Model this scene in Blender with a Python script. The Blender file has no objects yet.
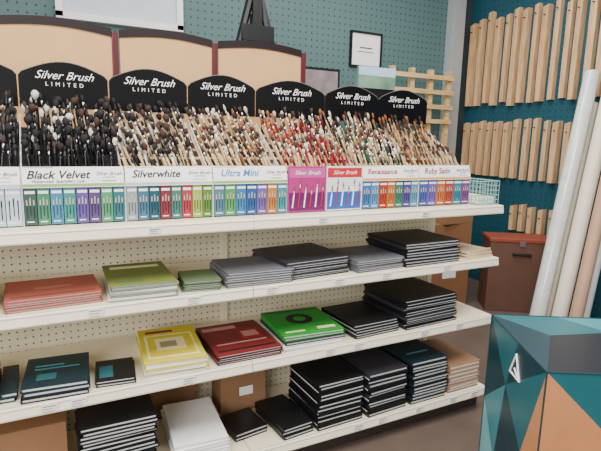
import bpy, math, random
from mathutils import Matrix, Vector
random.seed(7)
S=bpy.context.scene; COL=S.collection
H=1.267
ZA,ZB,ZC,ZD=0.994,0.753,0.476,0.120
R=math.radians
# ------------------------------------------------------------ materials
def lin(c):
    out=[]
    for v in c:
        v/=255.0
        out.append(v/12.92 if v<=0.04045 else ((v+0.055)/1.055)**2.4)
    return (*out,1)
MATS={}
def mat(name,c,rough=.6,metal=0,noise=.12,scale=14,emit=0,spec=.4):
    if name in MATS: return MATS[name]
    m=bpy.data.materials.new(name); m.use_nodes=True; nt=m.node_tree; b=nt.nodes['Principled BSDF']
    b.inputs['Roughness'].default_value=rough; b.inputs['Metallic'].default_value=metal
    b.inputs['Specular IOR Level'].default_value=spec
    C=lin(c)
    tc=nt.nodes.new('ShaderNodeTexCoord'); n=nt.nodes.new('ShaderNodeTexNoise'); n.inputs['Scale'].default_value=scale
    n.inputs['Detail'].default_value=4
    nt.links.new(tc.outputs['Object'],n.inputs['Vector'])
    mx=nt.nodes.new('ShaderNodeMix'); mx.data_type='RGBA'
    nt.links.new(n.outputs['Fac'],mx.inputs[0])
    mx.inputs[6].default_value=tuple(max(0,v*(1-noise)) for v in C[:3])+(1,)
    mx.inputs[7].default_value=tuple(min(1,v*(1+noise)) for v in C[:3])+(1,)
    nt.links.new(mx.outputs[2],b.inputs['Base Color'])
    if emit:
        b.inputs['Emission Color'].default_value=C; b.inputs['Emission Strength'].default_value=emit
    MATS[name]=m; return m
def wood(name,c1,c2,scale=6,axis='Z',rough=.55):
    if name in MATS: return MATS[name]
    m=bpy.data.materials.new(name); m.use_nodes=True; nt=m.node_tree; b=nt.nodes['Principled BSDF']
    b.inputs['Roughness'].default_value=rough
    tc=nt.nodes.new('ShaderNodeTexCoord'); mp=nt.nodes.new('ShaderNodeMapping')
    sc=[12,12,12]; sc['XYZ'.index(axis)]=1.2; mp.inputs['Scale'].default_value=sc
    n=nt.nodes.new('ShaderNodeTexNoise'); n.inputs['Scale'].default_value=scale; n.inputs['Detail'].default_value=5
    nt.links.new(tc.outputs['Object'],mp.inputs[0]); nt.links.new(mp.outputs[0],n.inputs['Vector'])
    r=nt.nodes.new('ShaderNodeValToRGB'); r.color_ramp.elements[0].position=.35; r.color_ramp.elements[1].position=.65
    r.color_ramp.elements[0].color=lin(c2); r.color_ramp.elements[1].color=lin(c1)
    nt.links.new(n.outputs['Fac'],r.inputs[0]); nt.links.new(r.outputs[0],b.inputs['Base Color'])
    MATS[name]=m; return m
def pegboard(name,c,hole,plane='XZ',pitch=.0254,rad=.14,rough=.6):
    m=bpy.data.materials.new(name); m.use_nodes=True; nt=m.node_tree; b=nt.nodes['Principled BSDF']
    b.inputs['Roughness'].default_value=rough
    N=nt.nodes.new; L=nt.links.new
    tc=N('ShaderNodeTexCoord'); sp=N('ShaderNodeSeparateXYZ'); L(tc.outputs['Object'],sp.inputs[0])
    acc=None
    for ax in plane:
        a=N('ShaderNodeMath'); a.operation='DIVIDE'; L(sp.outputs[ax],a.inputs[0]); a.inputs[1].default_value=pitch
        f=N('ShaderNodeMath'); f.operation='FRACT'; L(a.outputs[0],f.inputs[0])
        s=N('ShaderNodeMath'); s.operation='SUBTRACT'; L(f.outputs[0],s.inputs[0]); s.inputs[1].default_value=.5
        q=N('ShaderNodeMath'); q.operation='MULTIPLY'; L(s.outputs[0],q.inputs[0]); L(s.outputs[0],q.inputs[1])
        if acc is None: acc=q
        else:
            t=N('ShaderNodeMath'); t.operation='ADD'; L(acc.outputs[0],t.inputs[0]); L(q.outputs[0],t.inputs[1]); acc=t
    g=N('ShaderNodeMath'); g.operation='LESS_THAN'; L(acc.outputs[0],g.inputs[0]); g.inputs[1].default_value=rad*rad
    mx=N('ShaderNodeMix'); mx.data_type='RGBA'; L(g.outputs[0],mx.inputs[0]); mx.inputs[6].default_value=lin(c); mx.inputs[7].default_value=lin(hole)
    L(mx.outputs[2],b.inputs['Base Color'])
    return m
cream=mat('cream_metal',(234,224,196),.45,noise=.04)
creamlip=mat('cream_lip',(240,232,212),.4,noise=.03)
page=mat('page_paper',(228,228,224),.8,noise=.08,scale=60)
blackc=mat('black_cover',(18,19,22),.42)
blackp=mat('black_paint',(18,18,20),.4)
blackg=mat('black_gloss',(14,13,14),.3,spec=.3)
white=mat('white_card',(240,240,238),.5,noise=.03)
silver=mat('silver_metal',(200,200,200),.3,1,noise=.05)
carton=mat('carton_brown',(140,104,74),.85)
steel=mat('steel_grey',(170,175,176),.45,.2)
# ------------------------------------------------------------ mesh helpers
class MB:
    def __init__(s): s.v=[];s.f=[];s.m=[];s.mats=[]
    def mi(s,m):
        if m not in s.mats: s.mats.append(m)
        return s.mats.index(m)
    def add(s,vs,fs,m):
        o=len(s.v); s.v+= [tuple(v) for v in vs]; i=s.mi(m)
        for f in fs: s.f.append([o+k for k in f]); s.m.append(i)
        return s
    def box(s,x0,x1,y0,y1,z0,z1,m,M=None):
        vs=[(x,y,z) for z in (z0,z1) for y in (y0,y1) for x in (x0,x1)]
        if M is not None: vs=[M@Vector(v) for v in vs]
        return s.add(vs,[(0,2,3,1),(4,5,7,6),(0,1,5,4),(2,6,7,3),(0,4,6,2),(1,3,7,5)],m)
    def prism(s,poly,y0,y1,m):
        n=len(poly); vs=[(x,y0,z) for x,z in poly]+[(x,y1,z) for x,z in poly]
        fs=[tuple(range(n)),tuple(range(2*n-1,n-1,-1))]+[(i,i+n,(i+1)%n+n,(i+1)%n) for i in range(n)]
        return s.add(vs,fs,m)
    def prismx(s,poly,x0,x1,m):
        n=len(poly); vs=[(x0,y,z) for y,z in poly]+[(x1,y,z) for y,z in poly]
        fs=[tuple(range(n)),tuple(range(2*n-1,n-1,-1))]+[(i,i+n,(i+1)%n+n,(i+1)%n) for i in range(n)]
        return s.add(vs,fs,m)
    def lathe(s,prof,m,seg=8,M=None,flat=1.0):
        vs=[];fs=[]
        for r,z in prof:
            for k in range(seg):
                a=2*math.pi*k/seg; vs.append((r*math.cos(a),r*math.sin(a)*flat,z))
        for i in range(len(prof)-1):
            for k in range(seg):
                fs.append((i*seg+k,i*seg+(k+1)%seg,(i+1)*seg+(k+1)%seg,(i+1)*seg+k))
        fs.append(tuple(range(seg-1,-1,-1))); fs.append(tuple((len(prof)-1)*seg+k for k in range(seg)))
        if M is not None: vs=[M@Vector(v) for v in vs]
        return s.add(vs,fs,m)
    def rod(s,a,b,r,m,seg=8,r2=None):
        a=Vector(a);b=Vector(b);d=b-a; M=Matrix.Translation(a)@d.to_track_quat('Z','Y').to_matrix().to_4x4()
        return s.lathe([(r,0),(r if r2 is None else r2,d.length)],m,seg,M)
    def mesh(s,name):
        me=bpy.data.meshes.new(name); me.from_pydata(s.v,[],s.f)
        for m in s.mats: me.materials.append(m)
        me.polygons.foreach_set('material_index',s.m); me.update(); return me
def put(name,data,parent=None,loc=(0,0,0),rot=(0,0,0),label=None,cat=None,group=None,kind=None,bevel=0,smooth=False):
    if isinstance(data,MB): data=data.mesh(name)
    o=bpy.data.objects.new(name,data); COL.objects.link(o); o.location=loc; o.rotation_euler=rot
    if parent: o.parent=parent
    if label: o['label']=label
    if cat: o['category']=cat
    if group: o['group']=group
    if kind: o['kind']=kind
    if bevel:
        b=o.modifiers.new('bevel','BEVEL'); b.width=bevel; b.segments=2; b.limit_method='ANGLE'
    if smooth and data is not None:
        data.polygons.foreach_set('use_smooth',[True]*len(data.polygons))
    return o
def empty(name,loc=(0,0,0),rot=(0,0,0),**k): return put(name,None,None,loc,rot,**k)
TX={}
def text(s,size,m,parent,loc,rot=(R(90),0,0),name='lettering',shear=0,bold=0,align='CENTER',space=1.0):
    key=(s,size,m.name,shear,bold,align,space)
    if key not in TX:
        cu=bpy.data.curves.new('txt','FONT'); cu.body=s; cu.size=size; cu.align_x=align; cu.align_y='CENTER'; cu.shear=shear
        cu.offset=bold; cu.extrude=.0003; cu.space_character=space; cu.resolution_u=3
        t=bpy.data.objects.new('txt',cu); COL.objects.link(t)
        bpy.context.view_layer.update()
        me=bpy.data.meshes.new_from_object(t.evaluated_get(bpy.context.evaluated_depsgraph_get()))
        me.materials.clear(); me.materials.append(m)
        bpy.data.objects.remove(t); bpy.data.curves.remove(cu); TX[key]=me
    return put(name,TX[key],parent,loc,rot)
# ------------------------------------------------------------ room shell
flr=mat('floor_vinyl',(98,84,76),.35,noise=.25,scale=5)
XW=3.56; YB=3.6
put('floor',MB().box(-3,XW+.05,-2.5,YB+.05,-.05,0,flr),kind='structure')
pegback=pegboard('grey_green_pegboard',(76,106,106),(30,46,46),'XZ',.05,.13)
pegteal=pegboard('teal_pegboard',(12,70,84),(5,36,46),'YZ',.05,.12)
put('wall_back',MB().box(-3,XW+.05,YB,YB+.05,0,3,pegback),kind='structure')
put('wall_right',MB().box(XW,XW+.05,-2.5,YB,0,3,pegteal),kind='structure')
put('trim_1',MB().box(3.29,3.44,YB-.07,YB,0,3,steel).box(3.44,3.555,YB-.03,YB,0,3,mat('dark_trim',(50,56,58))),kind='structure')
win=MB().box(.17,.87,YB-.03,YB,2.0,2.7,mat('window_glow',(190,198,206),.6,emit=.25))
win.box(.13,.17,YB-.05,YB,1.97,2.7,white).box(.87,.91,YB-.05,YB,1.97,2.7,white).box(.13,.91,YB-.05,YB,1.96,2.0,white)
put('window_1',win,kind='structure')
# ------------------------------------------------------------ shelving unit
XL,XR,YF,YP=-1.83,1.833,1.56,2.0; XJ=.63
unit=empty('shelving_unit',(0,YP,0),label='cream metal double-sided shop shelving with pegboard back',cat='shelving')
peg=pegboard('cream_pegboard',(224,214,186),(84,74,62),'XZ',.0254,.13)
def U(name,mb,**k):
    return put(name,mb,unit,(0,-YP,0),**k)
U('back_panel',MB().box(XL,XR,YP,YP+.02,.08,ZA-.005,peg))
up=lambda x:MB().box(x-.014,x+.014,YP-.012,YP+.03,.0,ZA-.004,cream)
for x in (XJ-1.22,XJ+.04,XR-.012): U('upright',up(x))
tagm=mat('tag_white',(245,245,242),.5,noise=.02); ink=mat('tag_ink',(60,60,64),.6)
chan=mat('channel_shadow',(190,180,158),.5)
for si,z in enumerate((ZA,ZB,ZC,ZD)):
    for a,b in ((XL,XJ-1.22),(XJ-1.22,XJ),(XJ,XR)):
        mb=MB(); a2=a+.0015; b2=b-.0015
        mb.box(a2,b2,YF+.004,YP-.0125,z-.022,z,cream)
        mb.prismx([(YF,z),(YF-.002,z-.003),(YF-.006,z-.034),(YF-.002,z-.038),(YF+.006,z-.036),(YF+.006,z)],a2,b2,creamlip)
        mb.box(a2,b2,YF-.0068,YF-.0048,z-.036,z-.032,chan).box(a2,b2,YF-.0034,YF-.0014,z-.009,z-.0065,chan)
        U('shelf',mb)
        if a>=XJ-1.3:
            for bx in (a2+.004,b2-.008):
                U('shelf_bracket',MB().prismx([(YF+.03,z-.022),(YP-.013,z-.06),(YP-.013,z-.022)],bx,bx+.004,cream))
U('base_kick',MB().box(XL,XR,YF+.05,YF+.07,0,ZD-.022,mat('kick_dark',(52,44,40))))
U('end_panel',MB().box(XR-.02,XR,YF+.07,YP-.012,0,ZD-.0222,cream))
U('shelf',MB().box(XL,XR,YP+.035,YP+.42,ZA-.03,ZA-.004,cream)); U('shelf',MB().box(XL,XR,YP+.035,YP+.42,.1,.13,cream))
def tag(x,z,w=.045,h=.03):
    mb=MB().box(-w/2,w/2,-.0012,0,-h/2,h/2,tagm)
    for i,(l,t) in enumerate(((.8,.002),(.6,.0015),(.7,.0015))):
        mb.box(-w*.42,-w*.42+w*l,-.0016,-.001,h*.32-i*h*.3-t,h*.32-i*h*.3,ink)
    put('price_tag',mb,unit,(x,YF-.0062-YP,z-.020),(R(7),0,0))
for x in (.12,.42,.70,.98,1.2,1.52): tag(x,ZB)
for x in (-.02,.06,.40,.95,1.08,1.42,1.62): tag(x,ZC)
for x in (.62,1.1,1.22,1.42,1.62,1.75): tag(x,ZD)
for x in (.3,.9,1.38): tag(x,ZA,.04,.022)
# ------------------------------------------------------------ books
BC={}
def book_meshes(w,d,h,cm,pm):
    k=(round(w,3),round(d,3),round(h,4),cm.name,pm.name)
    if k not in BC:
        t=min(.0032,h*.24) if cm.name!='white_card' else h*.12
        mb=MB().box(-w/2,w/2,-d/2,d/2,0,t,cm).box(-w/2,w/2,-d/2,d/2,h-t,h,cm).box(-w/2-.0005,-w/2+t,-d/2,d/2,t,h-t,cm)
        a=mb.mesh('cover'); b=MB().box(-w/2+t,w/2-.004,-d/2+.004,d/2-.004,t+.0001,h-t-.0001,pm).mesh('page_block')
        BC[k]=(a,b)
    return BC[k]
def book(cx,cy,z,w,d,h,ang,cm,pm,name,label,group):
    a,b=book_meshes(w,d,h,cm,pm)
    o=put(name,a,None,(cx,cy,z),(0,0,ang),label=label,cat='book' if name=='sketchbook' else 'paper pad',group=group)
    put('page_block',b,o); return o
def stack(FL,w,d,ang,z,H_,n,cms,label,group,name='sketchbook',pm=page,alt=0,jit=.004,ja=1.5):
    h=H_/n; o=None; a=R(ang); c0=Vector((FL[0],FL[1])); ex=Vector((math.cos(a),math.sin(a))); ey=Vector((-math.sin(a),math.cos(a)))
    c=c0+ex*w/2+ey*d/2
    for i in range(n):
        cm=cms[i%len(cms)] if i<n-1 else cms[-1]
        turn=0; ww,dd=w,d
        if alt==1: turn=math.pi if i%2 else 0
        if alt==2 and i%3==1: turn=math.pi/2; ww,dd=d,w
        dx,dy=random.uniform(-jit,jit),random.uniform(-jit,jit)
        o=book(c.x+dx,c.y+dy,z+.0003+i*h,ww,dd,h-.0003,a+turn+R(random.uniform(-ja,ja)),cm,pm,name,label,group)
    return o,h-.0003,turn,ww,dd
def decor(res,rects,nm='cover_print'):
    o,h,turn,w,d=res
    if abs(turn-math.pi/2)<.01: w,d=d,w
    for i,(u0,u1,v0,v1,m) in enumerate(rects):
        put(nm,MB().box((u0-.5)*w,(u1-.5)*w,(v0-.5)*d,(v1-.5)*d,h,h+.0003+.0003*i,m),o,(0,0,0),(0,0,-turn))
salmon=mat('salmon_cover',(160,86,70),.6); olive=mat('olive_cover',(108,120,54),.6); green2=mat('sage_cover',(88,110,76),.6)
greyc=mat('grey_cover',(96,96,103),.5); dgrey=mat('dark_grey_cover',(46,46,53),.45); lgrey=mat('light_grey_cover',(150,148,146),.6)
tealc=mat('dark_teal_cover',(18,42,50),.45); yell=mat('yellow_cover',(208,190,50),.6); redc=mat('red_brown_cover',(112,32,36),.5)
grn=mat('bright_green_cover',(38,136,48),.5); brownk=mat('brown_kraft_cover',(150,114,86),.8); aqua=mat('aqua_print',(70,150,160),.5)
pink=mat('pink_print',(190,130,130),.6); lyell=mat('cream_print',(232,222,170),.6)
gb='sketchbooks on the middle shelf'; gc='sketchbooks on the lower shelf'; gd='sketchbooks on the base shelf'
r=stack((-.115,1.585),.262,.21,3,ZB,.036,5,[salmon],'salmon pink covered sketch pad in a low stack',gb,'sketch_pad'); decor(r,[(.06,.94,.08,.16,mat('salmon_dark',(126,66,54))),(.3,.7,.45,.55,mat('salmon_lt',(186,112,92)))])
stack((-.37,1.60),.22,.22,3,ZB,.05,5,[blackc],'black covered sketchbook in a stack',gb)
r=stack((.165,1.575),.205,.275,-2,ZB,.052,8,[lgrey,white,olive],'olive green covered paper pad in a stack',gb,'paper_pad'); decor(r,[(.1,.9,.75,.86,lyell),(.1,.5,.1,.2,green2),(.1,.9,.4,.43,green2)])
r=stack((.395,1.59),.125,.15,-6,ZB,.036,6,[green2],'small sage green paper pad in a stack',gb,'paper_pad'); decor(r,[(.1,.9,.7,.9,olive)])
stack((.54,1.575),.25,.215,-2,ZB,.054,6,[greyc],'grey hardcover sketchbook in a tidy stack',gb)
stack((.765,1.58),.285,.27,4,ZB,.068,7,[dgrey,dgrey,greyc,dgrey],'dark grey hardcover sketchbook in a tall stack',gb,jit=.007)
stack((1.07,1.575),.235,.24,2,ZB,.048,5,[greyc],'grey sketchbook with plain cover in a stack',gb,jit=.006)
stack((1.315,1.575),.30,.27,2,ZB,.098,8,[blackc,blackc,dgrey,blackc],'black hardcover sketchbook in a tall uneven stack',gb,jit=.009,ja=2.5)
wm=wood('pale_wood',(216,196,160),(196,172,134),5,'X')
for i in range(3):
    o=empty('wooden_palette',(1.73+.004*i,1.70+.01*i,ZB+.0003+i*.011),(0,0,R(4+3*i)),label='thin pale wooden palette lying in a pile',cat='palette',group='palettes on the middle shelf')
    put('board',MB().box(-.085,.085,-.12,.12,0,.006,wm),o); put('rim',MB().box(-.085,.085,-.12,-.112,.006,.0105,wm),o); put('rim',MB().box(-.085,.085,.112,.12,.006,.0105,wm),o)
stack((-.36,1.585),.20,.22,0,ZC,.05,4,[blackc,redc],'black and brown covered sketchbook in a short stack',gc)
stack((-.150,1.60),.045,.2,0,ZC,.03,2,[tealc],'narrow dark sketchbook lying flat',gc)
tmid=mat('teal_mid',(40,96,104))
r=stack((-.095,1.575),.185,.215,-4,ZC,.045,3,[blackc,tealc],'dark teal covered sketchbook in a short stack',gc); decor(r,[(.15,.85,.55,.59,aqua),(.2,.5,.2,.4,tmid),(.15,.6,.66,.69,aqua)])
r=stack((.115,1.585),.12,.155,-5,ZC,.022,2,[blackc],'small black pocket sketchbook',gc); decor(r,[(.1,.45,.15,.7,tmid)])
r=stack((.262,1.575),.205,.30,-4,ZC,.055,6,[white,yell],'yellow covered drawing pad with framed print in a stack',gc,'drawing_pad')
decor(r,[(.08,.92,.1,.78,lyell),(.12,.88,.14,.74,yell),(.25,.75,.3,.65,lyell),(.32,.6,.38,.55,mat('sketch_grey',(150,140,110))),(.12,.6,.84,.9,redc)])
r=stack((.505,1.575),.245,.29,0,ZC,.036,4,[blackc,redc],'dark red covered drawing pad in a short stack',gc,'drawing_pad'); decor(r,[(.05,.95,.1,.14,blackc),(.05,.6,.8,.9,pink),(.1,.9,.3,.33,pink),(.55,.9,.4,.7,mat('deep_red',(150,34,38))),(.6,.85,.46,.64,pink)])
r=stack((.765,1.585),.255,.27,-3,ZC,.064,5,[white,white,dgrey,grn],'bright green covered pad with black disc in a stack',gc,'drawing_pad',jit=.006)
o,h,turn,w,d=r; decor(r,[(.05,.95,.9,.95,mat('green_dark',(26,92,36))),(.62,.92,.12,.2,lyell),(.08,.4,.1,.14,lyell)])
put('cover_print',MB().lathe([(.055,0),(.055,.0008)],blackc,28),o,(.0,.02,h)); put('cover_print',MB().lathe([(.026,0),(.026,.0006)],grn,24),o,(.0,.02,h+.0009))
stack((1.075,1.575),.225,.25,3,ZC,.06,5,[blackc],'black covered sketchbook in a stack',gc,alt=1,jit=.007)
stack((1.325,1.575),.30,.29,3,ZC,.125,11,[blackc,dgrey,blackc],'black hardcover sketchbook in a tall uneven stack',gc,jit=.01,ja=2.5)
stack((.06,1.575),.235,.20,0,ZD,.235,16,[blackc],'black hardcover sketchbook in a very tall stack',gd,alt=1,jit=.008,ja=2.5)
stack((.355,1.575),.19,.30,-3,ZD,.085,7,[white],'white covered paper pad in a stack',gd,'paper_pad')
stack((.60,1.64),.14,.15,8,ZD,.03,2,[blackc],'small black sketchbook lying in a low pile',gd,jit=.003)
stack((.765,1.575),.135,.24,4,ZD,.045,3,[blackc],'black sketchbook lying askew in a low pile',gd,jit=.003)
stack((.92,1.575),.215,.25,2,ZD,.195,13,[blackc],'black hardcover sketchbook in a tall stack',gd,alt=2,jit=.006,ja=1.5)
stack((1.16,1.575),.205,.25,2,ZD,.19,12,[blackc,blackc,dgrey],'dark grey hardcover sketchbook in a tall stack',gd,alt=2,jit=.006,ja=1.5)
r=stack((1.388,1.575),.2,.27,0,ZD,.195,12,[blackc,tealc],'dark teal hardcover sketchbook in a tall stack',gd,jit=.006)
decor(r,[(.2,.8,.3,.34,aqua)])
stack((1.61,1.585),.19,.29,0,ZD,.13,7,[brownk],'brown kraft covered pad in a stack',gd,'kraft_pad',jit=.006)
def cartonbox(x,y,z,w,d,h,ang,label,group=None,m=carton,lab=True):
    o=empty('cardboard_box',(x,y,z),(0,0,R(ang)),label=label,cat='cardboard box',group=group)
    put('body',MB().box(-w/2,w/2,-d/2,d/2,0,h-.003,m),o,bevel=.002)
    put('flap',MB().box(-w/2,w/2,-d/2,-.001,h-.003,h,m),o); put('flap',MB().box(-w/2,w/2,.001,d/2,h-.003,h,m),o)
    put('packing_tape',MB().box(-w/2-.0006,w/2+.0006,-.022,.022,h*.75,h+.0006,mat('tape',(176,148,112),.3)),o)
    if lab: put('shipping_label',MB().box(-w*.1,w*.2,-d/2-.001,-d/2,h*.36,h*.55,white),o)
    return o
cartonbox(.705,1.905,ZD+.0006,.20,.13,.20,0,'small brown cardboard box behind the black books')
cartonbox(-.10,1.86,ZD+.0006,.25,.2,.17,0,'brown cardboard box stored on the base shelf',lab=False)
cartonbox(.42,1.945,ZD+.0006,.2,.05,.2,0,'flat brown cardboard box against the pegboard',lab=False)
# ------------------------------------------------------------ brush displays
palB=[(60,84,80),(70,128,100),(64,132,160),(60,140,130),(96,80,150),(90,70,120),(80,150,110),(50,110,120)]
palS=[(150,158,160),(70,110,140),(40,84,100),(130,50,60),(60,120,110),(170,60,70),(160,176,80),(90,130,60)]
palU=[(80,120,140),(84,150,90),(60,120,170),(50,90,150),(110,90,160),(190,120,60),(60,140,150)]
palR=[(60,110,170),(80,140,180),(170,60,40),(190,110,50),(60,120,100),(80,70,140),(90,150,170)]
palY=[(70,90,160),(110,90,170),(190,110,50),(170,70,60),(50,130,150),(120,70,130)]
palW=[(190,210,222),(180,200,215),(205,215,220),(186,206,220),(200,210,220),(180,200,212),(196,212,224)]
ink2=mat('print_black',(20,20,24),.5,noise=.02); inkw=mat('print_white',(240,238,232),.5,noise=.02)
rackm=mat('rack_brown',(74,62,52),.6); rackdk=mat('rack_dark',(36,32,32),.6); slotm=wood('rack_slat',(222,198,158),(196,168,126),5,'X')
DY=1.64; DD=.30; RS=.028; SB=.355
def rackpoly():
    n=6; poly=[(0,0.0005),(DD,0.0005),(DD,.135+RS*(n-1))]
    for k in range(n-1,-1,-1):
        poly.append((.03+.045*k,.135+RS*k)); poly.append((.03+.045*k,.135+RS*(k-1) if k else .12))
    poly[-1]=(.03,.12); poly.append((0,.12)); return poly[::-1]
def slats(o,w,m,comb=True):
    for k in range(6):
        z0=.1352+RS*k
        if not comb:
            put('rack_slat',MB().box(-w/2,w/2,.030+.045*k,.034+.045*k,z0,z0+.012,m),o); continue
        nt_=max(4,int(w/.024)); poly=[(-w/2,z0),(w/2,z0),(w/2,z0+.008)]
        p=w/nt_; hgt=.046; sh=-.018
        for i in range(nt_-1,-1,-1):
            xr=-w/2+p*(i+1)-.002; xl=xr-.006
            if i<nt_-1: poly.append((xr,z0+.008))
            else: poly[-1]=(w/2,z0+.008); poly.append((xr,z0+.008))
            poly.append((max(xr+sh,-w/2+.007),z0+hgt)); poly.append((max(xl+sh,-w/2+.001),z0+hgt)); poly.append((xl,z0+.008))
        poly.append((-w/2,z0+.008))
        put('rack_comb',MB().prism(poly,.030+.045*k,.034+.045*k,m),o)
def signboard(o,w,y):
    pts=[(-w/2,0),(w/2,0),(w/2,.105)]
    for k in range(13):
        t=k/12; pts.append((w*.46-w*.92*t,.118+.038*math.sin(math.pi*t)))
    pts.append((-w/2,.105))
    sg=put('header_sign',MB().prism(pts,-.003,.003,blackg),o,(0,y,SB))
    top=pts[2:]
    put('sign_rim',MB().prism([(x,z) for x,z in top]+[(x,z-.0025) for x,z in reversed(top)],-.0036,-.0028,mat('rim_grey',(110,102,96))),sg)
    text('Silver Brush',.038,inkw,sg,(0,-.004,.108),shear=.45,bold=.0)
    text('LIMITED',.019,inkw,sg,(0,-.004,.079),space=1.9)
    for xx in (-w*.4,0,w*.4):
        put('sign_post',MB().box(xx-.005,xx+.005,0,.004,-SB,.01,blackp),o,(0,y+.004,SB))
def display(x0,x1,title,sub,pal,tcol,swoosh,label,rm=None,tx=0,ts=.034):
    w=x1-x0-.004; xc=(x0+x1)/2
    o=empty('brush_display',(xc,DY,ZA),label=label,cat='brush display',group='brush displays on the top shelf')
    put('rack_body',MB().prismx(rackpoly(),-w/2,w/2,rm or rackm),o); slats(o,w,rm or slotm,rm is None)
    for sx in (-1,1):
        a,b=sorted((sx*(w/2+.0015),sx*(w/2+.0002)))
        put('side_panel',MB().prismx([(-.004,0.001),(-.004,.12),(DD,.33),(DD,0.001)],a,b,white),o)
    nb=len(pal)
    for i,c in enumerate(pal):
        a=-w/2+w*i/nb+.0012; b=-w/2+w*(i+1)/nb-.0012
        m=mat('bin_%d_%d_%d'%c,tuple(int(v*.92) for v in c),.4,noise=.2,scale=30)
        mb=MB().box(a,b,-.006,-.0002,.004,.112,m).box(a+.003,b-.003,-.0068,-.006,.096,.104,inkw)
        mb.box(a+.006,b-.008,-.0068,-.006,.012,.015,inkw)
        put('bin_front',mb,o)
        hm=(a+b)/2; mb=MB(); dk=mat('dk_%d_%d_%d'%c,tuple(int(v*.45) for v in c),.5)
        if pal is palW: dk=blackp
        for j in (-.28,0,.28):
            xx=hm+(b-a)*j
            mb.box(xx-.0012,xx+.0012,-.0072,-.006,.022+.01*(j==0),.062,dk); mb.box(xx-.0016,xx+.0016,-.0072,-.006,.062,.078+.006*(j==0),blackp if pal is palW else mat('hairprint',(180,168,146)))
        put('brush_picture',mb,o)
    hc=put('header_card',MB().box(-w/2,w/2,-.0015,.0015,0,.062,white).box(-w/2,w/2,-.0019,-.0014,.002,.011,swoosh).box(-w/2+.005,-w/2+w*.3,-.0019,-.0014,.058,.0605,swoosh),o,(0,-.008,.113),(R(-16),0,0))
    text(title,ts,tcol,hc,(-w*.16+tx,-.0022,.037),shear=.3,bold=.0006)
    if sub: text(sub,.0125,ink2,hc,(-w*.16,-.0022,.018),bold=.0001)
    text('Silver Brush',.0155,ink2,hc,(w*.345,-.0022,.040),shear=.4)
    text('LIMITED',.0075,ink2,hc,(w*.345,-.0022,.029),space=1.4)
    put('header_print',MB().box(w*.27,w*.42,-.0019,-.0014,.016,.020,swoosh),hc)
    signboard(o,w,DD+.014)
    return o
tgreen=mat('sw_green',(130,160,90),.5); tgrey=mat('sw_grey',(170,176,178),.5)
tblu=mat('title_blue',(60,120,170),.5); tred=mat('title_red',(150,40,50),.5); tor=mat('sw_orange',(206,150,80),.5)
display(-.345,-.055,'Black Velvet','',palW,ink2,tgrey,'pale blue fronted brush display rack with black handled brushes',rackdk)
display(-.055,.228,'Black Velvet',"Watercolor Specialist's Line",palB,ink2,tgreen,'brush display with green and purple bins and white header',rackdk)
display(.228,.512,'Silverwhite','',palS,ink2,tgrey,'brush display with silver header and mixed dark bins')
display(.512,.792,'Ultra Mini','',palU,tblu,tgreen,'brush display with blue lettered header and blue bins')
display(1.118,1.404,'Renaissance','',palR,tred,tor,'brush display with red lettered header and blue orange bins',ts=.030)
display(1.404,1.696,'Ruby Satin','',palY,tred,tor,'brush display with red lettered header and violet bins')
def narrow(x0,x1,c1,c2,c3,txt,tm,label):
    w=x1-x0-.004; xc=(x0+x1)/2
    o=empty('brush_display',(xc,DY,ZA),label=label,cat='brush display',group='brush displays on the top shelf')
    put('rack_body',MB().prismx(rackpoly(),-w/2,w/2,rackm),o); slats(o,w,slotm)
    m1,m2,m3=[mat('nb_%d_%d_%d'%c,c,.4) for c in (c1,c2,c3)]
    put('front_card',MB().box(-w/2,w/2,-.006,-.0002,.003,.172,m1).box(-w/2+.004,w/2-.004,-.0068,-.006,.008,.075,m2).box(-w/2+.004,w/2-.004,-.0068,-.006,.13,.166,m3),o)
    mb=MB()
    for i in range(6):
        x=-w/2+w*(i+.7)/6.5; hh=.07+.012*((i*2)%3)
        mb.rod((x,-.009,.02),(x+.006,-.009,hh),.0026,tred if i%2 else inkw,6); mb.rod((x+.006,-.009,hh),(x+.0065,-.009,hh+.012),.0028,silver,6); mb.rod((x+.0065,-.009,hh+.012),(x+.0075,-.009,hh+.03),.003,mat('hp2',(120,80,50)),6,.001)
    put('brush_picture',mb,o)
    text(txt,.022,tm,o,(0,-.0075,.148),shear=.3)
narrow(.792,.953,(170,44,118),(100,26,88),(190,76,146),'Silver Brush',inkw,'magenta boxed brush display with printed brushes')
narrow(.953,1.118,(225,228,232),(40,90,170),(190,40,50),'Silver Brush',inkw,'white and blue boxed brush display with red band')
sgn=empty('arched_sign',(.955,DY+DD,ZA),label='black arched sign with white script lettering on posts',cat='sign')
signboard(sgn,.322,.014)
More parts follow.
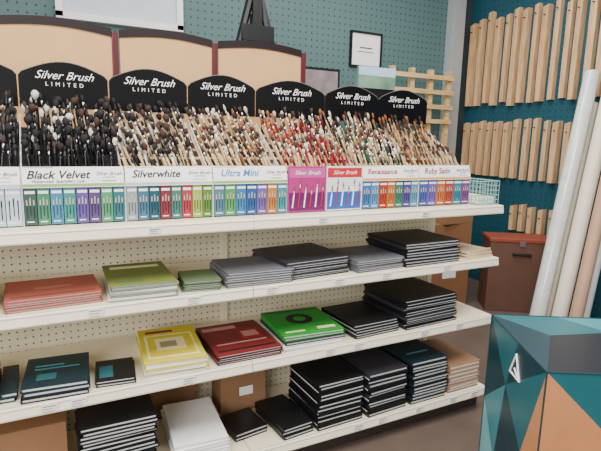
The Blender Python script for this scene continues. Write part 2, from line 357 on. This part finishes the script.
# ------------------------------------------------------------ brushes
beech=wood('beech_handle',(222,198,156),(192,160,116),4); redh=mat('red_lacquer',(140,28,34),.2); blkh=mat('black_lacquer',(16,16,20),.25)
brnh=mat('brown_lacquer',(110,64,40),.25); whth=mat('white_lacquer',(225,222,214),.25); grnh=mat('green_lacquer',(40,84,70),.25)
hb=mat('hair_black',(20,17,18),.8); hw=mat('hair_white',(206,198,180),.8); ho=mat('hair_golden',(140,86,46),.8); hd=mat('hair_brown',(58,38,30),.8)
dferr=mat('dark_ferrule',(90,88,88),.35,.8)
kinds={}
def bmesh_(hm,hh,shape,L,th):
    k=(hm.name,hh.name,shape,L,th)
    if k not in kinds:
        fe=dferr if hm is blkh and shape=='mop' else silver
        a=MB(); a.lathe([(th*.55,0),(th*.9,L*.3),(th,L*.62),(th*.75,L*.72)],hm,7); a.lathe([(th*.78,L*.72),(th*.85,L*.86)],fe,7)
        b=MB(); z=L*.86; l=L*.2
        if shape=='round': b.lathe([(th*.8,z),(th*1.35,z+l*.4),(th*1.0,z+l*.75),(th*.15,z+l*1.1)],hh,7)
        elif shape=='flat': b.lathe([(th*.85,z),(th*1.5,z+l*.5),(th*1.6,z+l)],hh,8,flat=.4)
        else: b.lathe([(th*.9,z),(th*2.3,z+l*.5),(th*2.5,z+l*.9),(th*1.2,z+l*1.3)],hh,8)
        kinds[k]=(a.mesh('handle'),b.mesh('bristles'))
        for me in kinds[k]: me.polygons.foreach_set('use_smooth',[True]*len(me.polygons))
    return kinds[k]
sets=[
 (-.345,-.055,[blkh],[hb,hb,hb,hd],['mop','round'],(-6,6),'black handled paintbrush with dark mop head'),
 (-.055,.228,[blkh],[hb,hb,hb,hb,hd,hw],['mop','mop','round'],(-12,4),'black handled paintbrush with dark bristles in rack'),
 (.228,.512,[beech,beech,blkh,whth,blkh],[hb,hd,hb,hb,hd],['round','flat','mop'],(-22,-12),'pale handled paintbrush with dark bristles in rack'),
 (.512,.792,[beech,beech,beech,brnh],[hd,ho,hd,hb,hw],['round','flat'],(-25,-20),'beech handled paintbrush with brown bristles in rack'),
 (.792,1.118,[redh,redh,redh,beech],[hd,ho,hd,hw],['flat','round'],(-20,-10),'red handled paintbrush standing in the rack'),
 (1.118,1.404,[beech,blkh,beech,grnh,beech],[ho,hd,hd,hw],['round','flat'],(-24,-16),'slim paintbrush with golden bristles in rack'),
 (1.404,1.696,[beech,beech,brnh],[ho,hd,hd],['round','flat'],(-27,-22),'beech handled paintbrush leaning in the rack')]
cnt=0; rest=MB()
for si,(x0,x1,hs,rs,ss,ln,lb) in enumerate(sets):
    for k in range(6):
        cols=10
        for c in range(cols*2):
            x=x0+.022+(x1-x0-.028)*(c+.5)/(cols*2)+random.uniform(-.002,.002)
            if x<-.11: continue
            y=DY+.056+.045*k+random.uniform(-.005,.007); z=ZA+(.1355+RS*k)
            L=random.choice([.095,.105,.12]) ; th=random.choice([.0036,.0042,.005])
            hm=random.choice(hs); hh=random.choice(rs); s=random.choice(ss)
            rot=(R(random.uniform(-12,-6)) if k<5 else R(random.uniform(-6,4)),R(random.uniform(*ln)),0)
            if c%2==0 and cnt<300:
                a,b=bmesh_(hm,hh,s,L,th); cnt+=1
                o=put('paintbrush',a,None,(x,y,z),rot,label=lb,cat='paintbrush',group='paintbrushes standing in the display racks'); put('bristles',b,o)
            elif random.random()<(.75 if si<2 or k==5 or c%2==0 else .42):
                M=Matrix.Translation((x,y,z))@(Matrix.Rotation(rot[1],4,'Y')@Matrix.Rotation(rot[0],4,'X'))
                fe=dferr if hm is blkh else silver
                rest.lathe([(th*.55,0),(th,L*.6),(th*.75,L*.72)],hm,6,M); rest.lathe([(th*.78,L*.72),(th*.85,L*.86)],fe,6,M)
                l=L*.2; q=L*.86; rest.lathe([(th*.85,q),(th*1.5,q+l*.5),(th*.7,q+l)],hh,6,M)
put('paintbrush_bunch',rest,None,label='dense mix of paintbrushes filling the display racks',cat='paintbrush',kind='stuff')
# ------------------------------------------------------------ wire basket
wire=mat('wire_teal',(140,180,178),.3,.3); mb=MB()
bx0,bx1,by0,by1,bz0,bz1=1.705,1.825,1.585,1.80,0,.105
rr=.0016
for i in range(6):
    z=bz0+.002+(bz1-bz0-.002)*i/5
    for p,q in (((bx0,by0),(bx1,by0)),((bx1,by0),(bx1,by1)),((bx1,by1),(bx0,by1)),((bx0,by1),(bx0,by0))):
        mb.rod((p[0],p[1],z),(q[0],q[1],z),rr*(1.8 if i==5 else 1),wire,6)
for i in range(8):
    x=bx0+(bx1-bx0)*i/7
    for y in (by0,by1): mb.rod((x,y,bz0+.002),(x,y,bz1),rr,wire,6)
    mb.rod((x,by0,bz0+.002),(x,by1,bz0+.002),rr,wire,6)
for i in range(1,10):
    y=by0+(by1-by0)*i/10
    for x in (bx0,bx1): mb.rod((x,y,bz0+.002),(x,y,bz1),rr,wire,6)
put('wire_basket',mb,None,(0,0,ZA+.0003),label='small teal wire basket at the shelf end',cat='basket')
o=empty('paper_card',(1.765,1.68,ZA+.0045),label='white printed card inside the wire basket',cat='card'); put('sheet',MB().box(-.05,.05,-.08,.08,0,.03,white),o); put('print',MB().box(-.045,.045,-.07,.0,.03,.0305,yell),o)
# ------------------------------------------------------------ tan boards on the far side
tan=mat('tan_board',(208,164,112),.7,noise=.05); burg=mat('burgundy_post',(86,30,36),.4); drim=mat('dark_rim',(34,22,24),.35)
for x0,x1 in ((-.55,-.155),(-.125,.275),(.305,.685),(.715,1.12)):
    w=x1-x0; o=empty('display_back_board',((x0+x1)/2,2.2,ZA-.0035),label='tan display backing board with dark arched rim',cat='display board',group='tan display boards behind the brush racks')
    arc=lambda k,dz=0:(w/2-w*k/14,.685+.018*math.sin(math.pi*k/14)+dz)
    put('panel',MB().prism([(-w/2,.0),(w/2,.0)]+[arc(k,-.028) for k in range(15)],-.004,.004,tan),o)
    put('rim',MB().prism([arc(k) for k in range(15)]+[arc(k,-.030) for k in range(14,-1,-1)],-.010,.006,drim),o)
    put('post',MB().box(w/2+.001,w/2+.024,-.012,.012,0,.675,burg),o,bevel=.002)
# ------------------------------------------------------------ background objects
o=empty('picture_frame',(2.43,YB-.002,H+.59),label='black framed white certificate hanging on the pegboard wall',cat='picture frame')
put('frame',MB().box(-.155,.155,-.02,0,0,.015,blackp).box(-.155,.155,-.02,0,.265,.28,blackp).box(-.155,-.14,-.02,0,.015,.265,blackp).box(.14,.155,-.02,0,.015,.265,blackp),o)
put('paper',MB().box(-.14,.14,-.008,0,.015,.265,white).box(-.06,.06,-.009,-.008,.15,.16,ink).box(-.08,.08,-.009,-.008,.12,.126,ink),o)
o=empty('easel',(1.19,2.95,0),label='black wooden studio easel standing open',cat='easel')
put('front_leg',MB().rod((-.62,-.1,0),(-.02,0,2.12),.025,blackp,8),o); put('front_leg',MB().rod((.62,-.1,0),(.02,0,2.12),.025,blackp,8),o)
put('rear_leg',MB().rod((0,.45,0),(0,.03,2.0),.02,blackp,8),o); put('mast',MB().box(-.03,.03,-.04,-.02,.7,2.35,blackp),o); put('tray',MB().box(-.4,.4,-.14,-.04,1.36,1.39,blackp),o)
put('canvas_clamp',MB().box(-.10,.10,-.06,-.04,1.83,1.92,blackp),o)
wlt=wood('light_pine',(214,184,132),(186,150,100),5,'X')
rk=empty('wooden_canvas_rack',(2.85,3.38,0),label='pale pine rack with horizontal rails and posts',cat='rack')
for x in (-.30,-.1,.1,.30): put('post',MB().box(x-.02,x+.02,-.02,.02,0,1.86,wlt),rk)
for z in (.3,.9,1.42,1.54,1.66,1.78): put('rail',MB().box(-.33,.33,-.045,-.021,z,z+.035,wlt),rk)
o=empty('art_print',(1.985,2.80,0),label='mounted landscape art print on a black stand',cat='picture')
put('stand',MB().box(-.145,.145,-.01,.01,0,1.6,blackp),o); put('print',MB().box(-.145,.145,-.014,.01,1.6,1.735,mat('landscape_print',(110,140,120),.6,noise=.8,scale=9)).box(-.145,.145,-.0145,-.0139,1.68,1.735,mat('sky_print',(170,195,215),.6)),o)
o=empty('framed_artwork',(1.50,2.75,0),label='black framed dark artwork on two posts',cat='picture')
put('frame',MB().box(-.19,.17,-.01,.01,1.3,1.69,blackp),o); put('stand_leg',MB().box(-.17,-.15,-.01,.01,0,1.3,blackp),o); put('stand_leg',MB().box(.15,.17,-.01,.01,0,1.3,blackp),o)
put('artwork',MB().box(-.175,.155,-.0125,-.0101,1.5,1.675,mat('dark_art',(120,110,112),.6,noise=.9,scale=12)),o)
# stretcher bars
pine=wood('stretcher_pine',(214,178,134),(184,140,98),4,'Z')
def bars(y0,y1,pitch,z0,z1,grp,jit):
    y=y0
    while y>y1:
        a=z0+random.uniform(-jit,jit)*.4; b=z1+random.uniform(-jit,jit)
        th=random.uniform(.035,.055); ww=random.uniform(.036,.052)
        L=b-a; mb=MB().prismx([(-ww/2,0),(ww/2,0),(ww/2,L-ww*.3),(-ww/2,L)],-th,0,pine)
        o=put('stretcher_bar',mb,None,(XW-.0005,y,H+a),label='pale pine canvas stretcher bar hanging on teal pegboard',cat='stretcher bar',group=grp)
        put('hanging_hook',MB().rod((-th-.02,0,L-.075),(0,0,L-.075),.004,blackp,6),o)
        y-=pitch+random.uniform(-.006,.012)
bars(3.50,2.0,.088,.33,1.09,'long stretcher bars in the top row',.05)
bars(3.50,2.35,.088,-.29,.19,'medium stretcher bars in the second row',.02)
bars(2.90,2.45,.088,-.72,-.50,'short stretcher bars in the third row',.01)
# trunk
tbr=mat('trunk_brown',(96,66,54),.6); tlid=mat('trunk_lid',(136,64,46),.55)
o=empty('storage_trunk',(3.225,2.58,0),(0,0,R(-34)),label='dark brown storage trunk with reddish lid',cat='trunk')
put('body',MB().box(-.23,.23,-.12,.12,0,.535,tbr),o,bevel=.005); put('lid',MB().box(-.236,.236,-.126,.126,.5352,.57,tlid),o,bevel=.008)
put('handle',MB().rod((-.06,-.14,.45),(.06,-.14,.45),.010,blackp).rod((-.06,-.14,.45),(-.06,-.12,.45),.008,blackp).rod((.06,-.14,.45),(.06,-.12,.45),.008,blackp),o)
put('latch',MB().box(-.02,.02,-.132,-.1262,.51,.55,silver),o)
cartonbox(2.72,2.92,0,.42,.3,.66,-4,'large brown cardboard box standing on the floor',m=mat('carton_tan',(132,92,62),.85))
cartonbox(2.78,2.88,.6606,.3,.24,.16,5,'brown cardboard box stacked on a larger box')
# rolls (parallel, leaning into the wall)
paperroll=mat('paper_roll',(226,216,198),.5); plas=mat('plastic_wrap',(212,216,212),.15,noise=.2,spec=.8); tubeb=mat('brown_tube',(184,148,122),.6)
def roll(x,y,r,T,m,label,cap):
    dr=Vector((.47,.12,1.7)); a=Vector((x,y,.03)); q=dr.to_track_quat('Z','Y').to_euler()
    o=empty('paper_roll',a,q,label=label,cat='paper roll',group='paper rolls leaning on the wall')
    L=dr.length*T
    put('wrapped_roll',MB().lathe([(r*.96,0),(r,.01),(r,L*.3),(r*.985,L*.32),(r,L*.34),(r,L-.01),(r*.96,L)],m,20),o,smooth=True)
    put('end_core',MB().lathe([(r*.5,-.004+L),(r*.5,L+.006)],cap,14),o)
roll(2.93,2.14,.050,1.02,plas,'clear plastic wrapped white paper roll',tubeb)
roll(3.05,2.17,.042,.90,paperroll,'cream paper roll behind a plastic wrapped roll',tubeb)
roll(3.00,2.03,.048,.96,paperroll,'cream paper roll leaning against the wall',tubeb)
roll(3.09,1.94,.050,.70,plas,'short plastic wrapped paper roll',tubeb)
roll(2.97,1.90,.040,.85,tubeb,'brown cardboard roll leaning against the wall',paperroll)
# ------------------------------------------------------------ faceted bin box
cD=mat('box_teal_dark',(14,52,62),.35); cT=mat('box_teal',(30,94,102),.35); cA=mat('box_aqua',(116,176,184),.35); cO=mat('box_orange',(190,128,84),.4); cN=mat('box_navy',(20,28,38),.35); cM=mat('box_mid',(60,128,136),.35)
A=Vector((1.44,1.23,0)); B=Vector((1.21,.83,0)); C=B+Vector((.40,-.23,0)); D=A+Vector((.40,-.23,0)); HT=.647
pt={'a':(0,0),'b':(1,0),'c':(1,1),'d':(0,1),'e':(.4,.72),'f':(.75,.5),'g':(.3,.25),'h':(1,.45),'i':(0,.5),'j':(.55,1)}
tri=['die','dej','ecj','efc','fhc','ige','iag','gfe','abg','gbf','bhf']
def facet(P0,P1,v0,v1,cols):
    mb=MB()
    for t,c in zip(tri,cols):
        vs=[]
        for k in t:
            u,v=pt[k]; vs.append(P0+(P1-P0)*u+v0*(1-v)+v1*v)
        mb.add(vs,[(0,1,2)],c)
    return mb
bx=empty('display_bin',(1.525,.915,0),label='square teal and orange printed display bin with triangle emblem',cat='display bin')
Z=Vector((0,0,HT)); O0=Vector((0,0,0)); off=-Vector((1.525,.915,0))
put('side_panel',facet(A,B,O0,Z,[cD,cT,cD,cT,cO,cM,cA,cD,cM,cO,cN]),bx,off)
put('side_panel',facet(B,C,O0,Z,[cO,cT,cO,cO,cT,cO,cT,cO,cA,cN,cO]),bx,off)
put('side_panel',facet(C,D,O0,Z,[cT]*11),bx,off); put('side_panel',facet(D,A,O0,Z,[cT]*11),bx,off)
dv=Vector((.40,-.23,0))
put('top_panel',facet(A,B,dv+Z,Z,[cT,cD,cD,cN,cN,cT,cM,cN,cO,cA,cO]),bx,off)
up_=Vector((0,0,.0015))
mb=MB()
for P,Q in ((A,B),(B,C),(C,D),(D,A)): mb.rod(P+Z,Q+Z,.0025,cD,6)
for P in (A,B): mb.rod(P+Vector((0,0,.002)),P+Z,.0025,cD,6)
put('edge_trim',mb,bx,off)
e1=(B-A).normalized(); nn=Vector((-.40,.23,0)).normalized()
cen=A+(B-A)*.55+Vector((0,0,HT*.86))+nn*.002
s=.05; T=[cen+Vector((0,0,s)),cen+e1*s*.8-Vector((0,0,s*.5)),cen-e1*s*.8-Vector((0,0,s*.5))]
mb=MB()
for i in range(3): mb.rod(T[i],T[(i+1)%3],.003,inkw,6)
mb.rod(cen-e1*s*.1,T[1],.003,inkw,6)
put('emblem',mb,bx,off)
# ------------------------------------------------------------ lights, world, camera
def area(name,loc,rot,sx,sy,e,c):
    l=bpy.data.lights.new(name,'AREA'); l.shape='RECTANGLE'; l.size=sx; l.size_y=sy; l.energy=e; l.color=c
    o=bpy.data.objects.new(name,l); COL.objects.link(o); o.location=loc; o.rotation_euler=rot
area('ceiling_light',(.6,.6,2.9),(0,0,0),2.4,1.2,135,(1,.965,.90))
area('ceiling_light',(1.9,2.3,2.9),(0,0,0),2.0,.8,62,(1,.965,.91))
area('daylight',(-2.2,-1.2,1.9),(R(68),0,R(-52)),2.4,1.8,170,(1,.985,.96))
w=bpy.data.worlds.new('world'); S.world=w; w.use_nodes=True
w.node_tree.nodes['Background'].inputs[0].default_value=(.97,.97,1,1); w.node_tree.nodes['Background'].inputs[1].default_value=.6
yaw,pit,rol=R(27.432),R(9.887),R(1.409)
f=Vector((math.sin(yaw)*math.cos(pit),math.cos(yaw)*math.cos(pit),-math.sin(pit))); r0=Vector((math.cos(yaw),-math.sin(yaw),0)); u0=r0.cross(f)
r2=r0*math.cos(rol)+u0*math.sin(rol); u2=-r0*math.sin(rol)+u0*math.cos(rol)
cam=bpy.data.cameras.new('camera'); co=bpy.data.objects.new('camera',cam); COL.objects.link(co)
M=Matrix((r2,u2,-f)).transposed().to_4x4(); M.translation=(0,0,H); co.matrix_world=M
cam.sensor_width=36; cam.lens=499.7/601*36; cam.clip_start=.02
S.camera=co
